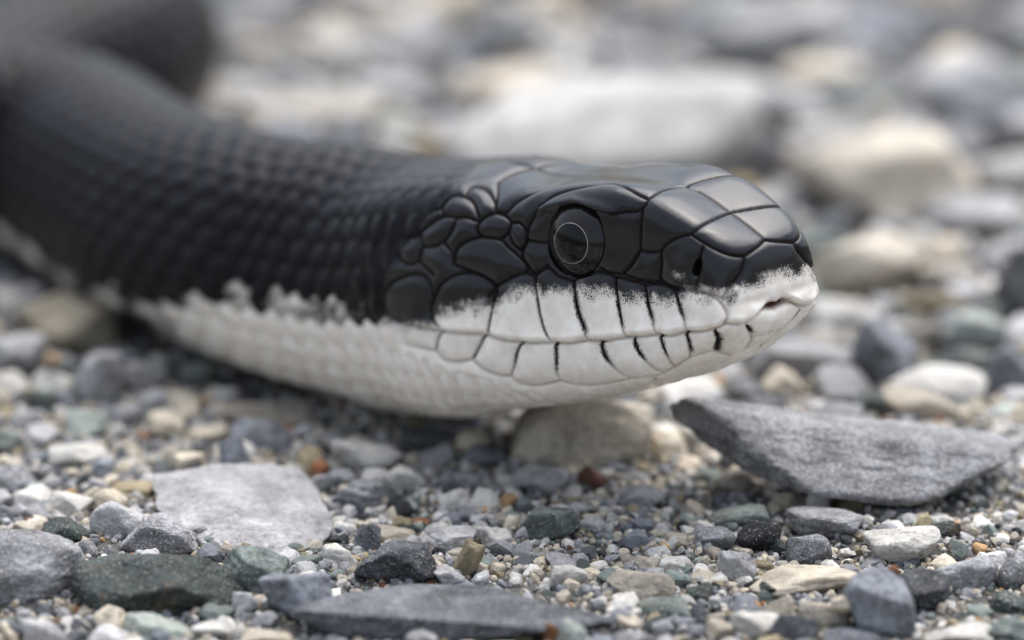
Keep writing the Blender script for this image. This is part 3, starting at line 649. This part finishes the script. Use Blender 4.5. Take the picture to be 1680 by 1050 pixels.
#HEROES
BIG = [  # name, cx, foot y, w, h, colour, label, options
 # --- foreground, sharp
 ('rock', 262, 1012, 292, 112, 'darkgreen', 'dark green rock with pale worn top and rust-red spots, overhanging dark front', dict(depth=.55, planes=9, level=5, layer=.03, tilt=(.22, .03))),
 ('rock', 40, 1000, 215, 138, 'grey', 'mottled grey and cream boulder leaning against the dark green rock', dict(depth=.8, level=5, hue=.25)),
 ('stone', 108, 905, 98, 50, 'darkgreen', 'small black-green stone wedged above the mottled boulder', dict(depth=.8)),
 ('flat_stone', 396, 912, 315, 118, 'pale', 'large smooth pale lilac-grey slab lying flat in the gravel', dict(depth=1.15, planes=8, level=5, rough=.045, sink=.35, hue=-.08, tilt=(.10, .04))),
 ('stone', 192, 896, 90, 68, 'pale', 'light grey pointed stone between cream pebbles and the pale slab', dict(depth=.7, planes=7, hue=.1)),
 ('stone', 262, 918, 130, 70, 'grey', 'grey gritty wedge leaning on the edge of the pale slab', dict(depth=.6, planes=7, hue=.35)),
 ('stone', 115, 853, 84, 54, 'white', 'white pitted stone with cream stains, larger of two side by side', dict(depth=.8)),
 ('stone', 183, 852, 58, 44, 'cream', 'smaller cream stone beside the white pitted stone', dict(depth=.8)),
 ('stone', 68, 856, 60, 34, 'grey', 'flat grey stone under the white pitted stone', dict(depth=.8)),
 ('flat_stone', 422, 957, 112, 62, 'green', 'thin grey-green slab tilted on the end of the dark green rock', dict(depth=.7, planes=7, layer=.05, tilt=(.3, .12), lift=1.2)),
 ('stone', 487, 1022, 128, 90, 'blue', 'lilac-grey stone with cream crust at the end of the flat slate', dict(depth=.6, hue=.35)),
 ('flat_stone', 745, 1060, 545, 104, 'dark', 'wide flat dark slate slab with frosted top and black undercut', dict(depth=.42, planes=9, level=5, rough=.05, hue=.75, tilt=(-.06, .02), sink=.12)),
 ('stone', 650, 962, 138, 84, 'dark', 'dark blue-grey block with white frosted top on sandy grit', dict(depth=.65, planes=8, level=5, hue=.5, tilt=(.1, .06))),
 ('stone', 603, 902, 46, 50, 'blue', 'upright slate chip behind the frosted dark block', dict(depth=.6, planes=7, hue=.2)),
 ('pebble', 768, 950, 40, 68, 'tan', 'olive tan oblong pebble standing tilted beside the frosted block', dict(depth=.9, planes=16, sharp=9, tilt=(0, .45), hue=.1)),
 ('stone', 744, 907, 80, 48, 'pale', 'greenish white layered stone behind the olive tan pebble', dict(depth=.7, layer=.05)),
 ('stone', 902, 893, 106, 68, 'green', 'teal grey rough stone alone on the grit', dict(depth=.7)),
 ('stone', 888, 816, 90, 58, 'pale', 'light grey wedge-shaped stone beside a dark red one', dict(depth=.8, planes=8, hue=.1)),
 ('stone', 388, 793, 58, 76, 'blue', 'blue-grey pointed stone standing upright before the slate block', dict(depth=.8, planes=7, hue=.35)),
 ('stone', 427, 746, 114, 62, 'blue', 'blue-grey slate block behind the upright pointed stone', dict(depth=.6, hue=.2)),
 ('stone', 666, 808, 64, 50, 'white', 'small bright white stone before the snake\'s throat shadow', dict(depth=.8, planes=8)),
 ('stone', 592, 832, 98, 52, 'grey', 'banded grey stone split by dark cracks', dict(depth=.5, layer=.08)),
 ('stone', 600, 776, 122, 60, 'white', 'broad off-white stone with beige side under the throat', dict(depth=.7, planes=8)),
 ('rock', 948, 766, 245, 150, 'beige', 'large pale beige rock directly beneath the snake\'s chin', dict(depth=.8, planes=12, level=5, hue=.6)),
 ('flat_stone', 1388, 862, 600, 190, 'grey', 'large speckled blue-grey granite slab with a dark hollow under one end', dict(depth=.44, planes=8, level=5, rough=.065, tilt=(.05, .11), hue=.0, sink=.06, lift=.0, box=.66, undercut=.30)),
 ('stone', 1245, 912, 74, 60, 'black', 'jet black angular stone before the granite slab', dict(depth=.8, planes=8)),
 ('stone', 1326, 930, 76, 54, 'grey', 'blocky brownish grey stone beside the jet black one', dict(depth=.7, planes=8, hue=-.1)),
 ('stone', 1172, 906, 76, 46, 'grey', 'blocky blue-grey stone on the sand side of the jet black one', dict(depth=.8, hue=.1)),
 ('stone', 1478, 932, 130, 70, 'white', 'smooth rounded white-grey stone, brightest of its row', dict(depth=.8, planes=14, sharp=12, hue=-.08, mat='marble')),
 ('stone', 1542, 902, 70, 42, 'darkgreen', 'black-green rounded stone behind the rounded white-grey one', dict(depth=.8)),
 ('stone', 1584, 972, 110, 72, 'grey', 'grey four-sided wedge stone with a dark end', dict(depth=.7, planes=7, hue=.25)),
 ('flat_stone', 1320, 984, 190, 58, 'cream', 'long flat cream slab lying on the grit', dict(depth=.55, planes=9, hue=.05, sink=.25)),
 ('stone', 1440, 1050, 118, 124, 'blue', 'tall blue-grey pyramid of stone with a red chip on it', dict(depth=.8, planes=7, level=5, hue=.35)),
 ('stone', 1514, 1006, 96, 76, 'dark', 'dark charcoal angular stone leaning beside the pyramid', dict(depth=.8, planes=8, hue=.0)),
 ('pebble', 1350, 1038, 92, 62, 'beige', 'pale beige flat stone tilted against the pyramid', dict(depth=.7, planes=8, hue=.25, tilt=(.1, .3))),
 ('pebble', 1390, 1012, 60, 46, 'cream', 'little creamy yellow angular pebble perched on other stones', dict(depth=.8, planes=8, lift=1.6, hue=.15, sink=0)),
 ('stone', 1243, 1054, 92, 54, 'white', 'white rounded lump before the long cream slab', dict(depth=.8, planes=14, sharp=10)),
 ('stone', 1574, 1060, 126, 48, 'white', 'flat white stone beside the greenish speckled one', dict(depth=.7, planes=12, hue=-.1, mat='marble')),
 ('stone', 1665, 1056, 96, 52, 'green', 'speckled greenish stone past the flat white one', dict(depth=.7, hue=.2)),
 ('stone', 1668, 966, 70, 64, 'grey', 'grey stone past the four-sided wedge', dict(depth=.8, hue=.1)),
 ('stone', 1052, 994, 116, 60, 'beige', 'broken pinkish grey stone with cream crust', dict(depth=.7, hue=.05)),
 ('stone', 1090, 1024, 90, 44, 'green', 'grey-green wedge before the broken pinkish stone', dict(depth=.7, hue=-.1)),
 ('pebble', 1146, 996, 52, 38, 'darkgreen', 'dark green pebble between the cream slab and the pinkish stone', dict(depth=.8)),
 ('pebble', 1256, 986, 38, 30, 'darkgreen', 'dark teal pebble touching the end of the long cream slab', dict(depth=.9)),
 ('stone', 1212, 872, 100, 50, 'green', 'green-grey flat stone before the granite slab\'s hollow', dict(depth=.8, hue=.25)),
 ('stone', 1352, 893, 132, 60, 'grey', 'brownish layered stone half under the granite slab', dict(depth=.7, layer=.06)),
 ('stone', 1205, 818, 82, 52, 'beige', 'grey-beige stone at the mouth of the granite slab\'s hollow', dict(depth=.8)),
 ('stone', 1050, 838, 84, 42, 'grey', 'grey flat stone on the sand between the beige rock and the hollow', dict(depth=.8, hue=.2)),
 ('pebble', 1342, 848, 42, 48, 'white', 'small white pebble with a cracked face against the granite slab', dict(depth=.8, hue=.1)),
 ('pebble', 1290, 842, 44, 34, 'cream', 'cream pebble beside the cracked white pebble', dict(depth=.8, hue=.1)),
 ('stone', 1208, 958, 62, 56, 'pale', 'pale broken stone against the end of the long cream slab', dict(depth=.7)),
 ('pebble', 1110, 945, 60, 36, 'white', 'white quartz pebble on the sand by the pinkish stone', dict(depth=.8)),
 ('stone', 932, 970, 66, 52, 'white', 'white and tan rough stone on the edge of the dark slate', dict(depth=.8)),
 ('stone', 1300, 1060, 84, 62, 'dark', 'dark crusted stone between the white lump and the beige stone', dict(depth=.6, hue=.6)),
 ('stone', 1405, 1066, 110, 46, 'blue', 'low blue-grey stone at the foot of the pyramid', dict(depth=.7, hue=.2)),
 ('pebble', 1180, 1052, 46, 40, 'cream', 'cream pebble beside the white rounded lump', dict(depth=.9)),
 ('stone', 75, 1066, 76, 56, 'pale', 'lilac-white pointed stone standing before the mottled boulder', dict(depth=.6, planes=7, hue=.1)),
 ('stone', 20, 1056, 64, 38, 'blue', 'blue-black stone beside the lilac-white pointed one', dict(depth=.7, hue=-.3)),
 ('stone', 258, 1058, 116, 52, 'mint', 'pale green-grey slanting stone before the dark green rock', dict(depth=.7, planes=8, hue=-.2, tilt=(0, .2))),
 ('stone', 440, 1062, 92, 38, 'cream', 'flat cream stone before the lilac-grey stone', dict(depth=.7)),
 ('pebble', 402, 1008, 46, 38, 'pale', 'grey-white pebble in the gap under the grey-green slab', dict(depth=.8)),
 ('pebble', 345, 1046, 62, 30, 'white', 'white sliver of stone beside the pale green-grey one', dict(depth=.6)),
 ('pebble', 690, 1068, 58, 40, 'pale', 'pale stone half under the front of the dark slate slab', dict(depth=.8)),
 ('pebble', 905, 1064, 40, 44, 'rust', 'rust-brown chip beside a pale green one before the slate slab', dict(depth=.7, hue=-.3)),
 ('pebble', 938, 1070, 50, 56, 'mint', 'pale green upright chip before the slate slab', dict(depth=.6)),
 # --- rust and orange bits
 ('pebble', 526, 786, 34, 30, 'rust', 'rust-red pebble before the broad off-white stone', dict(depth=.9, level=3)),
 ('pebble', 835, 836, 30, 26, 'orange', 'amber orange pebble before the wedge-shaped stone', dict(depth=.9, level=3)),
 ('pebble', 690, 858, 36, 16, 'rust', 'flat rust-orange flake among white pebbles', dict(depth=.9, level=3)),
 ('stone', 966, 808, 64, 46, 'brown', 'dark red-brown stone between the light wedge and the beige rock', dict(depth=.8)),
 ('pebble', 1466, 952, 26, 26, 'rust', 'rust-brown bark crumb on top of the pyramid stone', dict(depth=.9, level=3, lift=2.8, hue=-.35, sink=0)),
 ('pebble', 1608, 914, 26, 20, 'orange', 'amber pebble behind the four-sided wedge', dict(depth=.9, level=3)),
 ('pebble', 256, 812, 40, 22, 'orange', 'flat amber pebble behind the pale slab', dict(depth=.9, level=3)),
 ('stone', 220, 826, 78, 34, 'tan', 'yellowish crumbly stone beside the flat amber pebble', dict(depth=.8, hue=.3)),
 # --- left, behind the focus
 ('rock', 105, 584, 180, 108, 'tan', 'blurred tan-brown rock tucked under the snake\'s body', dict(depth=.8, hue=.05)),
 ('stone', 30, 622, 100, 78, 'pale', 'pale grey stone beside the tan-brown rock', dict(depth=.8, hue=.1)),
 ('stone', 92, 652, 78, 46, 'white', 'white-green stone with an orange chip on it', dict(depth=.8)),
 ('pebble', 87, 608, 34, 26, 'orange', 'orange chip on the white-green stone', dict(depth=.9, level=3, lift=2.2, sink=0)),
 ('stone', 168, 676, 82, 100, 'grey', 'blurred grey upright stone in the body\'s shadow', dict(depth=.6, hue=.3)),
 ('stone', 70, 680, 60, 44, 'darkgreen', 'dark green stone below the white-green one', dict(depth=.8)),
 ('stone', 142, 725, 74, 54, 'mint', 'pale yellow-green stone before the upright grey stone', dict(depth=.8)),
 ('stone', 128, 778, 100, 54, 'white', 'broad white stone with a grey end', dict(depth=.7)),
 ('stone', 42, 714, 64, 42, 'pale', 'grey-white stone beside the pale yellow-green one', dict(depth=.8)),
 ('stone', 272, 722, 62, 54, 'cream', 'rounded cream stone with an ochre foot', dict(depth=.8, planes=14, sharp=10)),
 ('stone', 300, 676, 60, 40, 'cream', 'cream stone below the white belly', dict(depth=.8)),
 ('stone', 425, 704, 180, 48, 'beige', 'flat beige-grey slab in the shade of the throat', dict(depth=.7, planes=9)),
 ('stone', 318, 800, 66, 60, 'cream', 'whitish rounded stone pressed behind the pale slab', dict(depth=.8, hue=.1)),
 ('stone', 167, 786, 44, 32, 'blue', 'pale blue-grey pebble near the rounded cream stone', dict(depth=.8, hue=.9)),
 ('stone', 235, 652, 80, 60, 'grey', 'grey stone lying in the belly\'s shadow', dict(depth=.8, hue=.1)),
 ('stone', 330, 640, 70, 50, 'green', 'greenish stone tucked against the white belly', dict(depth=.8, hue=-.1)),
 ('stone', 700, 745, 90, 46, 'dark', 'dark stone in the black shadow under the throat', dict(depth=.8, hue=.2)),
 ('stone', 800, 770, 80, 44, 'blue', 'blue-grey stone at the edge of the throat\'s shadow', dict(depth=.8)),
 ('stone', 756, 806, 76, 44, 'grey', 'grey stone before the dark ones in the throat\'s shadow', dict(depth=.8)),
 # --- behind the head and to its right, blurred
 ('rock', 985, 330, 560, 205, 'white', 'great white quartz rock behind the snake\'s head', dict(depth=.55, planes=12, hue=.18, tilt=(.35, 0))),
 ('rock', 1450, 378, 310, 165, 'cream', 'large cream rock behind the snake\'s snout', dict(depth=.7, planes=10, hue=.22)),
 ('rock', 1425, 492, 190, 125, 'cream', 'tan-white blunt rock with a dark pit, level with the snout', dict(depth=.8, hue=.15)),
 ('rock', 1390, 545, 130, 68, 'white', 'white rock under the tan-white blunt one', dict(depth=.8)),
 ('rock', 1450, 645, 112, 122, 'blue', 'blue-grey leaning rock beyond the chin', dict(depth=.7, hue=.3)),
 ('rock', 1315, 636, 170, 88, 'pale', 'flat grey slab just past the chin', dict(depth=.7, hue=-.15)),
 ('rock', 1525, 668, 185, 76, 'white', 'flat white rock behind the granite slab', dict(depth=.7)),
 ('rock', 1592, 574, 120, 76, 'mint', 'mint-grey rock above a dark green one', dict(depth=.8)),
 ('rock', 1580, 614, 110, 56, 'darkgreen', 'dark green rock in the gap below the mint-grey one', dict(depth=.8)),
 ('rock', 1668, 524, 80, 124, 'black', 'black rock past the tan-white blunt rock', dict(depth=.8)),
 ('rock', 1600, 400, 190, 80, 'pale', 'grey-beige rock behind the black one', dict(depth=.8)),
 ('rock', 1655, 650, 90, 90, 'blue', 'slate-grey rock behind the end of the granite slab', dict(depth=.8, hue=.2)),
 ('rock', 1560, 490, 90, 66, 'beige', 'beige rock between the blunt rock and the black one', dict(depth=.8)),
 ('rock', 1128, 664, 120, 46, 'white', 'white stone with orange bits below the chin', dict(depth=.8)),
 ('pebble', 1185, 645, 40, 28, 'orange', 'orange pebble below the chin', dict(depth=.9, level=3)),
 ('rock', 1215, 668, 60, 48, 'grey', 'grey stone beside the orange pebble below the chin', dict(depth=.9)),
 ('rock', 1270, 318, 96, 100, 'black', 'dark rock in the gap between the white quartz and the cream rock', dict(depth=.7)),  # added black rock takes the place of a dark, shaded hole
 ('pebble', 1306, 290, 44, 40, 'orange', 'orange-brown stone beside the dark rock in the gap', dict(depth=.7, hue=-.3, lift=3.5)),
 ('rock', 1260, 235, 190, 110, 'pale', 'pale rock in the second row behind the snout', dict(depth=.7, hue=.2)),
 ('rock', 1415, 186, 190, 66, 'green', 'green-black rock in the second row behind the snout', dict(depth=.7, hue=-.35)),
 ('rock', 1600, 195, 240, 120, 'pale', 'broad pale rock beside the green-black one', dict(depth=.7, hue=.2)),
 ('rock', 1585, 66, 150, 56, 'dark', 'dark rock behind the broad pale one', dict(depth=.7)),
 ('rock', 1290, 96, 210, 96, 'pale', 'pale grey rock far behind the snout', dict(depth=.7, hue=.15)),
 ('rock', 1075, 160, 180, 96, 'pale', 'round grey-white rock behind the white quartz', dict(depth=.8, hue=.1)),
 ('rock', 950, 180, 110, 74, 'white', 'white lump on the shoulder of the great quartz rock', dict(depth=.8, hue=.1)),
 ('rock', 1655, 330, 130, 90, 'white', 'white rock past the large cream rock', dict(depth=.8)),
 ('rock', 1648, 275, 70, 90, 'dark', 'dark upright rock beside the large cream rock', dict(depth=.8)),
 ('rock', 665, 88, 200, 66, 'pale', 'long pale rock in the rear gravel behind the neck', dict(depth=.7)),
 ('rock', 470, 140, 180, 50, 'dark', 'dark flat rock behind the neck', dict(depth=.7)),
 ('rock', 405, 76, 150, 84, 'pale', 'grey-white rock beside the rear coil', dict(depth=.7, hue=.1)),
 ('rock', 505, 226, 250, 90, 'cream', 'cream rock just over the snake\'s neck', dict(depth=.7, hue=.1)),
 ('rock', 650, 185, 150, 60, 'pale', 'pale rock between the cream rock and the white quartz', dict(depth=.7)),
 ('rock', 640, 112, 90, 26, 'dark', 'dark gap stone before the long pale rock', dict(depth=.7)),
 ('rock', 850, 95, 170, 76, 'blue', 'blue-grey rock far behind the head', dict(depth=.7, hue=.5)),
 ('rock', 1490, 62, 150, 70, 'blue', 'blue-grey rock beside the far dark one', dict(depth=.7, hue=.7)),
]
for n_, a in enumerate(BIG):
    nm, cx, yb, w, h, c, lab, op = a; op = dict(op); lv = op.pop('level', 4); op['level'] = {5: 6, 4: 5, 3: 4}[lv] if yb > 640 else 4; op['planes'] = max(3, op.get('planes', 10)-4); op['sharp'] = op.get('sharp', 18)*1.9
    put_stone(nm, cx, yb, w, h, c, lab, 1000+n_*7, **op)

import re
ANCHOR = []
_short = [re.split(r",| with | lying| leaning| wedged| between| beside| behind| before| under| on | in | tilted| standing| directly| alone| against| at | past| just| above| tucked| half| among| far| pressed| near| level| touching| below| perched| split| of | beneath| beyond| over the", b[6])[0].strip() for b in BIG]
for b, nm in zip(BIG, _short):
    if _short.count(nm) == 1 and 3 <= len(nm.split()) <= 8:
        g = on_ground(b[1], b[2]); kk_ = PXMM*(FOCUS+project(g)[2])/FOCUS; ANCHOR.append((g[0], g[1]+b[3]*kk_*.35, b[3]*kk_*.5, nm))
# ------------------------------------------------------------------ loose pebbles between them
def in_snake(x, y, r):
    q = spine[(seg > 52)]; return np.min((q[:, 0]-x)**2+(q[:, 1]-y)**2) < (7.5+r*.6)**2
GRID = {}
def free(x, y, r, slack):
    for fx_, fy_, a, b, rz in FOOT:
        dx, dy = x-fx_, y-fy_
        if abs(dx) > a+b+r or abs(dy) > a+b+r: continue
        u = dx*cos(rz)+dy*sin(rz); v = -dx*sin(rz)+dy*cos(rz)
        if (u/(a*.95+r*.75))**2+(v/(b*.95+r*.75))**2 < 1: return False
    cx, cy = int(x//12), int(y//12)
    for i in (-1, 0, 1):
        for j in (-1, 0, 1):
            for (x2, y2, r2) in GRID.get((cx+i, cy+j), ()):
                if (x-x2)**2+(y-y2)**2 < ((r+r2)*slack)**2: return False
    return True
NAMES = ['white', 'cream', 'pale', 'grey', 'blue', 'dark', 'black', 'green', 'darkgreen', 'beige', 'tan', 'rust', 'orange', 'mint']
PROB = np.array([.14, .13, .18, .15, .10, .045, .025, .05, .02, .09, .03, .002, .003, .01]); PROB /= PROB.sum()
loose = []
for size0, size1, tries in ((4.5, 7.5, 500), (2.6, 4.5, 2600), (1.5, 2.6, 7000), (.9, 1.5, 9000)):
    for _ in range(tries):
        y = rng.uniform(-48, 235); x = rng.uniform(-1, 1)*(46+.17*(y+60))*1.25
        grow = np.interp(y, [-40, 10, 60, 230], [.8, .75, 1.15, 1.9])
        r = .5*rng.uniform(size0, size1)*grow
        if size0 > 4 and y < 30: continue
        if size0 < 1.2 and y > 70: continue
        if x > 2 and x < 22 and -10 < y < 28 and size0 > 1.6 and rng.random() < .75: continue     # sandy bare patch
        if in_snake(x, y, r) or not free(x, y, r, .92): continue
        GRID.setdefault((int(x//12), int(y//12)), []).append((x, y, r)); loose.append((x, y, r, NAMES[rng.choice(len(NAMES), p=PROB)]))
pl = project(np.array([(x, y, 0) for x, y, r, c in loose])); vis = (pl[:, 0] > -20) & (pl[:, 0] < 1700) & (pl[:, 1] > -20) & (pl[:, 1] < 1075)
app = np.array([r/(FOCUS+d) for (x, y, r, c), d in zip(loose, pl[:, 2])])*vis
order = np.argsort(-app); single = set(order[:285].tolist())
PEB = []
for k in range(18):
    V_, F_ = stone_shape(5000+k, 4, 5+k % 5, 38+10*(k % 5), .09, .05 if k % 4 == 0 else 0); PEB.append((V_, F_))
CW = {'white': 'white quartz', 'cream': 'cream', 'pale': 'pale grey', 'grey': 'grey', 'blue': 'blue-grey slate', 'dark': 'charcoal', 'black': 'black', 'green': 'grey-green', 'darkgreen': 'dark green', 'beige': 'beige',
      'tan': 'yellow-tan', 'rust': 'rust-red', 'orange': 'amber', 'mint': 'pale green'}
peb_mesh = {}
rest = []
for q, (x, y, r, c) in enumerate(loose):
    sz = np.array([r*rng.uniform(.95, 1.35), r*rng.uniform(.8, 1.1), r*rng.uniform(.5, .85)]); rot = (rng.uniform(-.35, .35), rng.uniform(-.35, .35), rng.uniform(0, 6.28))
    jit = rng.uniform(.78, 1.22); z = ground_z(x, y)+sz[2]*.30
    if q in single:
        v = int(rng.integers(len(PEB))); key = (v, KIND[c])
        if key not in peb_mesh:
            me = mesh_np('pebble', PEB[v][0], PEB[v][1]); me.materials.append(MAT[KIND[c]]); peb_mesh[key] = me
        # object space stays in millimetre-true scale through the object's own scale
        o = bpy.data.objects.new('pebble', peb_mesh[key]); col.objects.link(o); place(o, x, y, z, sz, rot)
        o.color = (*np.clip(np.array(COL[c])*jit, 0, 1), 1)
        near_h = min(ANCHOR, key=lambda h: (h[0]-x)**2+(h[1]-y)**2)
        big = 'large' if r > 4 else ('medium' if r > 2.1 else 'small')
        where = ('beside' if math.hypot(near_h[0]-x, near_h[1]-y) < near_h[2]+r+3 else 'near')+' the '+near_h[3]
        tag(o, f'{big} {CW[c]} pebble {where}', 'pebble', f'{big} {CW[c]} pebbles {where}')
    else: rest.append((x, y, z, sz, rot, np.array(COL[c])*jit))
def scatter(name, items, shapes, label, cat, fine):
    Vs, Fs, Cs = [], [], []; n0 = 0
    for k, (x, y, z, sz, rot, c) in enumerate(items):
        V_, F_ = shapes[k % (len(shapes)//2)+(0 if (-30 < y < 38 and max(sz) > fine) else len(shapes)//2)]; R = np.array(Euler(rot).to_matrix())
        Vs.append((V_*sz)@R.T+[x, y, z]); Fs.append(F_+n0); n0 += len(V_); Cs.append(np.tile([*np.clip(c, 0, 1), 1.], (len(V_), 1)))
    me = mesh_np(name, np.vstack(Vs), np.vstack(Fs), False, {'tint': ('FLOAT_COLOR', np.vstack(Cs))}); me.materials.append(MAT['grit'])
    o = bpy.data.objects.new(name, me); col.objects.link(o); tag(o, label, cat, kind='stuff'); return o
for q in range(4300):                       # the gravel goes on past the frame
    if q < 1500: x = rng.uniform(-110, 110); y = rng.uniform(-170, -46)
    else:
        x = rng.uniform(-190, 190); y = rng.uniform(-60, 330)
        if abs(x) < (46+.17*(y+60))*1.22 and y < 232: continue
    r = rng.uniform(1.2, 4.2)*(1 if q < 1500 else 1.35)
    if in_snake(x, y, r): continue
    rest.append((x, y, ground_z(x, y)+r*.2, np.array([r*1.1, r*.95, r*.7]), (rng.uniform(-.3, .3), rng.uniform(-.3, .3), rng.uniform(0, 6.28)), np.array(COL[NAMES[rng.choice(len(NAMES), p=PROB)]])*.9))
LOW = [stone_shape(7000+k, 3 if k < 24 else 2, 6, 60, .10) for k in range(48)]
scatter('gravel', rest, LOW, 'small mixed grey, white and tan gravel filling the gaps', 'gravel', .75)
# --- grit: grains of half a millimetre to one and a half
items = []; TINY = [stone_shape(8000+k, 2 if k < 24 else 1, 4, 20, .06) for k in range(48)]
N = 46000
gy = np.concatenate([rng.uniform(-48, 45, int(N*.8)), rng.uniform(45, 200, N-int(N*.8))]); gx = rng.uniform(-1, 1, N)*(46+.17*(gy+60))*1.2
gr = .5*np.exp(rng.normal(np.log(.46), .45, N))*np.interp(gy, [-40, 45, 200], [1, 1.2, 2.4])
gz = ground_z(gx, gy); gc = rng.choice(len(NAMES), N, p=np.array([.17, .16, .12, .12, .06, .05, .04, .05, .03,   .115, .06, .007, .008, .01])/1.0000000000000002)
for k in range(N):
    sz = gr[k]*rng.uniform(.7, 1.25, 3); items.append((gx[k], gy[k], gz[k]+gr[k]*.20, sz, tuple(rng.uniform(0, 6.28, 3)), np.array(COL[NAMES[gc[k]]])*rng.uniform(.7, 1.2)))
scatter('grit', items, TINY, 'coarse sand and grit between the stones', 'grit', .34)
